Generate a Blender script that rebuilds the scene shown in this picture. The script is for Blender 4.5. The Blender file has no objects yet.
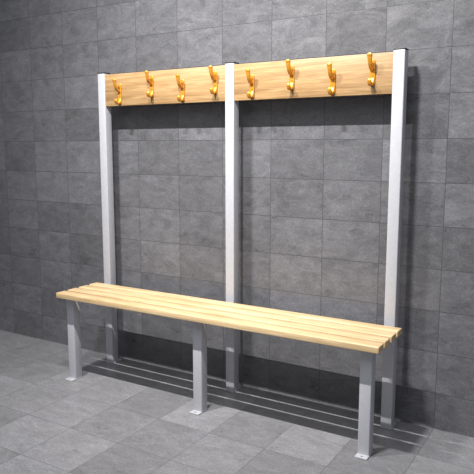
import bpy, bmesh, math
from mathutils import Vector, Matrix
S=bpy.context.scene
try:
    S.view_settings.view_transform='Standard'; S.view_settings.look='None'
except Exception: pass
COL=S.collection
XM,XR,H,D=0.757,1.510,1.510,0.267
WY=0.082
# ---------------- materials
def mat(name):
    m=bpy.data.materials.new(name);m.use_nodes=True
    nt=m.node_tree;b=nt.nodes['Principled BSDF'];return m,nt,b
def N(nt,t,**k):
    n=nt.nodes.new(t)
    for a,v in k.items():
        if a in n.inputs.keys(): n.inputs[a].default_value=v
        else: setattr(n,a,v)
    return n
def ramp(nt,stops):
    r=nt.nodes.new('ShaderNodeValToRGB');e=r.color_ramp.elements
    while len(e)<len(stops):e.new(.5)
    for i,(p,c) in enumerate(stops):
        e[i].position=p;e[i].color=(*c,1) if len(c)==3 else c
    return r
def g(v,b=1.0):return (v,v*1.005,v*1.02*b)
def mix(nt,typ,f,a,b):
    m=nt.nodes.new('ShaderNodeMix');m.data_type='RGBA';m.blend_type=typ
    for s,v in ((0,f),(6,a),(7,b)):
        if hasattr(v,'is_output'): nt.links.new(v,m.inputs[s])
        else: m.inputs[s].default_value=v
    return m.outputs[2]
def tile_mat(name,axes,off,tw,th,lo,hi,blue,rough):
    m,nt,b=mat(name);L=nt.links.new
    tc=N(nt,'ShaderNodeTexCoord');sp=N(nt,'ShaderNodeSeparateXYZ');L(tc.outputs['Object'],sp.inputs[0])
    cb=N(nt,'ShaderNodeCombineXYZ')
    L(sp.outputs[axes[0]],cb.inputs[0]);L(sp.outputs[axes[1]],cb.inputs[1])
    mp=N(nt,'ShaderNodeMapping');mp.inputs['Location'].default_value=(off[0],off[1],0);L(cb.outputs[0],mp.inputs[0])
    br=N(nt,'ShaderNodeTexBrick');br.offset=0;br.squash=1
    br.inputs['Color1'].default_value=(0,0,0,1);br.inputs['Color2'].default_value=(1,1,1,1);br.inputs['Mortar'].default_value=(.5,.5,.5,1)
    for k,v in (('Scale',1),('Mortar Size',.0013),('Mortar Smooth',.2),('Bias',0),('Brick Width',tw),('Row Height',th)):br.inputs[k].default_value=v
    L(mp.outputs[0],br.inputs['Vector'])
    w=N(nt,'ShaderNodeMath',operation='MULTIPLY');L(br.outputs['Color'],w.inputs[0]);w.inputs[1].default_value=37.
    mp2=N(nt,'ShaderNodeMapping');mp2.inputs['Scale'].default_value=(1,1.9,1);mp2.inputs['Rotation'].default_value=(0,0,.25);L(mp.outputs[0],mp2.inputs[0])
    n1=N(nt,'ShaderNodeTexNoise');n1.noise_dimensions='4D';n1.inputs['Scale'].default_value=9;n1.inputs['Detail'].default_value=9;n1.inputs['Roughness'].default_value=.68;n1.inputs['Distortion'].default_value=.9
    L(mp2.outputs[0],n1.inputs['Vector']);L(w.outputs[0],n1.inputs['W'])
    r1=ramp(nt,[(.3,g(lo,blue)),(.5,g((lo+hi)/2,blue)),(.72,g(hi,blue))]);L(n1.outputs[0],r1.inputs[0])
    n2=N(nt,'ShaderNodeTexNoise');n2.noise_dimensions='4D';n2.inputs['Scale'].default_value=5;n2.inputs['Detail'].default_value=5;n2.inputs['Distortion'].default_value=1.6
    L(mp2.outputs[0],n2.inputs['Vector']);L(w.outputs[0],n2.inputs['W'])
    r2=ramp(nt,[(.475,(0,0,0)),(.5,(1,1,1)),(.525,(0,0,0))]);L(n2.outputs[0],r2.inputs[0])
    vm=N(nt,'ShaderNodeMath',operation='MULTIPLY');L(r2.outputs[0],vm.inputs[0]);vm.inputs[1].default_value=.16
    c=mix(nt,'MIX',vm.outputs[0],r1.outputs[0],(*g(hi*1.7,blue),1))
    n3=N(nt,'ShaderNodeTexNoise');n3.inputs['Scale'].default_value=120;n3.inputs['Detail'].default_value=4;L(mp.outputs[0],n3.inputs['Vector'])
    r3=ramp(nt,[(.3,(.82,.82,.82)),(.7,(1.15,1.15,1.15))]);L(n3.outputs[0],r3.inputs[0])
    c=mix(nt,'MULTIPLY',1.,c,r3.outputs[0])
    rt=ramp(nt,[(0,(.85,.85,.85)),(1,(1.16,1.16,1.16))]);L(br.outputs['Color'],rt.inputs[0])
    c=mix(nt,'MULTIPLY',1.,c,rt.outputs[0])
    c=mix(nt,'MIX',br.outputs['Fac'],c,(*g(lo*.65,blue),1))
    L(c,b.inputs['Base Color'])
    rr=ramp(nt,[(.3,(rough-.08,)*3),(.7,(rough+.12,)*3)]);L(n1.outputs[0],rr.inputs[0]);L(rr.outputs[0],b.inputs['Roughness'])
    bh=N(nt,'ShaderNodeMath',operation='SUBTRACT');L(n1.outputs[0],bh.inputs[0]);L(br.outputs['Fac'],bh.inputs[1])
    bp=N(nt,'ShaderNodeBump');bp.inputs['Strength'].default_value=.18;bp.inputs['Distance'].default_value=.003
    L(bh.outputs[0],bp.inputs['Height']);L(bp.outputs[0],b.inputs['Normal'])
    return m
WALLM=tile_mat('slate_wall_tile',(0,2),(.256*20-1.679,0.02),.256,.171,.085,.158,1.08,.32)
FLOORM=tile_mat('slate_floor_tile',(0,1),(.256*20-1.679,.256*20-.082),.256,.256,.165,.245,1.06,.33)
def wood_mat(name,c1,c2,c3):
    m,nt,b=mat(name);L=nt.links.new
    tc=N(nt,'ShaderNodeTexCoord');mp=N(nt,'ShaderNodeMapping');mp.inputs['Scale'].default_value=(1.2,16,16);L(tc.outputs['Object'],mp.inputs[0])
    n=N(nt,'ShaderNodeTexNoise');n.inputs['Scale'].default_value=3.2;n.inputs['Detail'].default_value=7;n.inputs['Roughness'].default_value=.6;n.inputs['Distortion'].default_value=.9;L(mp.outputs[0],n.inputs['Vector'])
    r=ramp(nt,[(.32,c1),(.52,c2),(.68,c3)]);L(n.outputs[0],r.inputs[0])
    mp2=N(nt,'ShaderNodeMapping');mp2.inputs['Scale'].default_value=(3,130,130);L(tc.outputs['Object'],mp2.inputs[0])
    n2=N(nt,'ShaderNodeTexNoise');n2.inputs['Scale'].default_value=3;n2.inputs['Detail'].default_value=4;L(mp2.outputs[0],n2.inputs['Vector'])
    r2=ramp(nt,[(.3,(.82,.79,.74)),(.6,(1.05,1.05,1.05))]);L(n2.outputs[0],r2.inputs[0])
    L(mix(nt,'MULTIPLY',1.,r.outputs[0],r2.outputs[0]),b.inputs['Base Color'])
    b.inputs['Roughness'].default_value=.45
    bp=N(nt,'ShaderNodeBump');bp.inputs['Strength'].default_value=.12;bp.inputs['Distance'].default_value=.002;L(n2.outputs[0],bp.inputs['Height']);L(bp.outputs[0],b.inputs['Normal'])
    return m
SEATM=wood_mat('light_ash_slats',(.52,.36,.19),(.66,.49,.28),(.75,.59,.37))
BOARDM=wood_mat('oak_board',(.29,.17,.075),(.42,.265,.125),(.53,.36,.19))
def plain(name,col,rough,metal=0,sc=60,amt=.03):
    m,nt,b=mat(name);L=nt.links.new
    tc=N(nt,'ShaderNodeTexCoord');n=N(nt,'ShaderNodeTexNoise');n.inputs['Scale'].default_value=sc;L(tc.outputs['Object'],n.inputs['Vector'])
    r=ramp(nt,[(.3,tuple(c*(1-amt) for c in col)),(.7,tuple(min(1,c*(1+amt)) for c in col))]);L(n.outputs[0],r.inputs[0]);L(r.outputs[0],b.inputs['Base Color'])
    b.inputs['Roughness'].default_value=rough;b.inputs['Metallic'].default_value=metal;return m
STEEL=plain('silver_powder_coat',(.47,.48,.52),.42,0.1)
CAPM=plain('black_plastic',(.02,.02,.022),.5)
GOLD=plain('gold_anodised',(.78,.35,.04),.3,.45)
# ---------------- mesh helpers
def box_bm(bm,cx,cy,cz,sx,sy,sz,bev=0,seg=2):
    t=bmesh.new();bmesh.ops.create_cube(t,size=1)
    bmesh.ops.scale(t,vec=(sx,sy,sz),verts=t.verts)
    if bev:bmesh.ops.bevel(t,geom=t.edges[:]+t.verts[:],offset=bev,segments=seg,affect='EDGES',profile=.5)
    bmesh.ops.translate(t,vec=(cx,cy,cz),verts=t.verts)
    me=bpy.data.meshes.new('t');t.to_mesh(me);t.free();bm.from_mesh(me);bpy.data.meshes.remove(me)
def cyl_bm(bm,M,r,h,seg=20):
    bmesh.ops.create_cone(bm,cap_ends=True,segments=seg,radius1=r,radius2=r,depth=h,matrix=M)
def obj(name,bm,m,parent=None,loc=(0,0,0),smooth=True):
    me=bpy.data.meshes.new(name);bm.to_mesh(me);bm.free();me.materials.append(m)
    if smooth:
        for p in me.polygons:p.use_smooth=True
        try: me.set_sharp_from_angle(angle=math.radians(35))
        except Exception: pass
    o=bpy.data.objects.new(name,me);COL.objects.link(o);o.location=loc
    if parent:o.parent=parent
    return o
# ---------------- setting
bm=bmesh.new();box_bm(bm,0,0.05,1.5,9,.1,3.0)
w=obj('wall_back',bm,WALLM,None,(0,WY,0),False);w['kind']='structure'
bm=bmesh.new();box_bm(bm,0,0,-.05,9,6,.1)
f=obj('floor',bm,FLOORM,None,(0,WY-2.9,0),False);f['kind']='structure'
# ---------------- bench
BX,BY=XM,-.13
root=bpy.data.objects.new('cloakroom_bench',None);COL.objects.link(root);root.location=(BX,BY,0)
root['label']='silver steel bench with slatted pale wood seat and coat hooks'
root['category']='bench'
P=.046
def rel(x,y,z):return (x-BX,y-BY,z)
SEAT_T=.026;ZS=.45
YF,YB=-D-.084,-.073
def foot(par,name,oy):
    bm=bmesh.new();box_bm(bm,0,oy,.003,P+.002,P+.028,.006,.002)
    cyl_bm(bm,Matrix.Translation((0,oy+math.copysign(P/2+.004,oy),.008)),.005,.004,12)
    return obj(name,bm,STEEL,par)
for x in (0,XM,XR):
    bm=bmesh.new();box_bm(bm,0,0,H/2,P,P,H-.002,.004,3)
    p=obj('post',bm,STEEL,root,rel(x,0,0))
    foot(p,'foot_plate',.014)
    bm=bmesh.new();box_bm(bm,0,0,H+.001,P+.001,P+.001,.006,.002);box_bm(bm,0,0,H-.01,P-.01,P-.01,.02)
    obj('end_cap',bm,CAPM,p)
    bm=bmesh.new();box_bm(bm,0,0,(ZS-SEAT_T)/2,P,P,ZS-SEAT_T-.001,.004,3)
    l=obj('leg',bm,STEEL,root,rel(x,-D,0))
    foot(l,'foot_plate',-.014)
    bm=bmesh.new();y1=-D+P/2;y2=-P/2
    box_bm(bm,0,(y1+y2)/2,ZS-SEAT_T-.019,P-.008,(y2-y1),.036,.003)
    obj('cross_bar',bm,STEEL,root,rel(x,0,0))
xl,xr=-.026,XR+.066
ns=4;gap=.018;sw=((YB-YF)-gap*(ns-1))/ns
bm=bmesh.new()
for i in range(ns):
    y=YF+sw/2+i*(sw+gap)
    box_bm(bm,(xl+xr)/2-BX,y-BY,0,xr-xl,sw,SEAT_T,.004,3)
obj('seat',bm,SEATM,root,(0,0,ZS-SEAT_T/2))
def ribbon(bm,pts,widths,ths):
    n=len(pts);rings=[]
    for i,(y,z) in enumerate(pts):
        a=Vector(pts[max(0,i-1)]);b=Vector(pts[min(n-1,i+1)]);t=(b-a).normalized();nn=Vector((-t.y,t.x))
        w=widths[i]/2;h=ths[i]/2;r=[]
        K=12
        for k in range(K):
            an=2*math.pi*(k+.5)/K;ca,sa=math.cos(an),math.sin(an)
            e=.55
            u=math.copysign(abs(ca)**e,ca)*w;v=math.copysign(abs(sa)**e,sa)*h
            r.append(bm.verts.new((u,y+nn.x*v,z+nn.y*v)))
        rings.append(r)
    for i in range(n-1):
        for k in range(12):
            bm.faces.new((rings[i][k],rings[i][(k+1)%12],rings[i+1][(k+1)%12],rings[i+1][k]))
    bm.faces.new(rings[0][::-1]);bm.faces.new(rings[-1])
def smoothpts(cp,n=8):
    out=[]
    for i in range(len(cp)-1):
        p0=cp[max(0,i-1)];p1=cp[i];p2=cp[i+1];p3=cp[min(len(cp)-1,i+2)]
        for k in range(n):
            t=k/n
            out.append(tuple(.5*((2*p1[j])+(-p0[j]+p2[j])*t+(2*p0[j]-5*p1[j]+4*p2[j]-p3[j])*t*t+(-p0[j]+3*p1[j]-3*p2[j]+p3[j])*t**3) for j in range(len(p1))))
    out.append(tuple(cp[-1]));return out
def hook_mesh():
    bm=bmesh.new()
    back=smoothpts([(-.003,.040,.008,.005),(-.003,.034,.020,.006),(-.003,.0,.022,.006),(-.003,-.050,.022,.006),(-.003,-.058,.010,.005)])
    up=smoothpts([(-.003,.002,.018,.008),(-.014,.006,.018,.009),(-.028,.018,.017,.009),(-.035,.034,.017,.009),(-.038,.048,.019,.010),(-.040,.056,.020,.011),(-.041,.061,.010,.006)])
    dn=smoothpts([(-.004,-.032,.018,.008),(-.010,-.048,.018,.009),(-.020,-.056,.017,.009),(-.029,-.051,.017,.009),(-.033,-.041,.018,.010),(-.034,-.035,.010,.006)])
    for L in (back,up,dn):ribbon(bm,[(a[0],a[1]) for a in L],[a[2] for a in L],[a[3] for a in L])
    for z in (.021,-.018):cyl_bm(bm,Matrix.Translation((0,-.0065,z))@Matrix.Rotation(math.pi/2,4,'X'),.0045,.002,14)
    bmesh.ops.recalc_face_normals(bm,faces=bm.faces)
    return bm
hm=bpy.data.meshes.new('coat_hook');b0=hook_mesh();b0.to_mesh(hm);b0.free();hm.materials.append(GOLD)
for p in hm.polygons:p.use_smooth=True
try: hm.set_sharp_from_angle(angle=math.radians(40))
except Exception: pass
BT=.018;BH=.155
for (xa,xb,hx) in ((P/2,XM-P/2,(.120,.322,.502,.682)),(XM+P/2,XR-P/2,(.872,1.062,1.244,1.408))):
    bm=bmesh.new();box_bm(bm,0,0,0,xb-xa,BT,BH,.002)
    cx=(xa+xb)/2;zc=H-.008-BH/2
    bd=obj('hook_board',bm,BOARDM,root,rel(cx,-.010,zc))
    for i,x in enumerate(hx):
        o=bpy.data.objects.new('coat_hook',hm);COL.objects.link(o);o.parent=bd
        o.location=(x-cx,-BT/2,(-.012 if i%2==0 else .014));o['label']='gold anodised double coat hook'
# ---------------- camera
cx,cy,cz,a,pt,fp=2.241,-2.4093,1.1456,.5442,.1436,623.1
cam=bpy.data.cameras.new('camera');co=bpy.data.objects.new('camera',cam);COL.objects.link(co)
cam.sensor_width=36;cam.lens=36*fp/474
co.location=(cx,cy,cz);co.rotation_euler=(math.pi/2-pt,0,a);S.camera=co
# ---------------- lights
def area(loc,tgt,sx,sy,pw,col,spread=180):
    l=bpy.data.lights.new('area_light','AREA');l.shape='RECTANGLE';l.size=sx;l.size_y=sy;l.energy=pw;l.color=col;l.spread=math.radians(spread)
    o=bpy.data.objects.new('area_light',l);COL.objects.link(o);o.location=loc
    o.rotation_euler=(Vector(tgt)-Vector(loc)).to_track_quat('-Z','Y').to_euler();return o
for x in (.30,1.10):
    area((x,-1.35,2.85),(x+.10,-.05,.80),.22,.02,23,(1,.965,.92),92)
area((1.7,-2.6,2.9),(1.3,-1.1,.0),1.6,1.2,24,(.95,.97,1))  # added ambient fill from the right, stands for no ceiling fitting
W=bpy.data.worlds.new('world');S.world=W;W.use_nodes=True
W.node_tree.nodes['Background'].inputs[0].default_value=(.92,.95,1,1);W.node_tree.nodes['Background'].inputs[1].default_value=.31
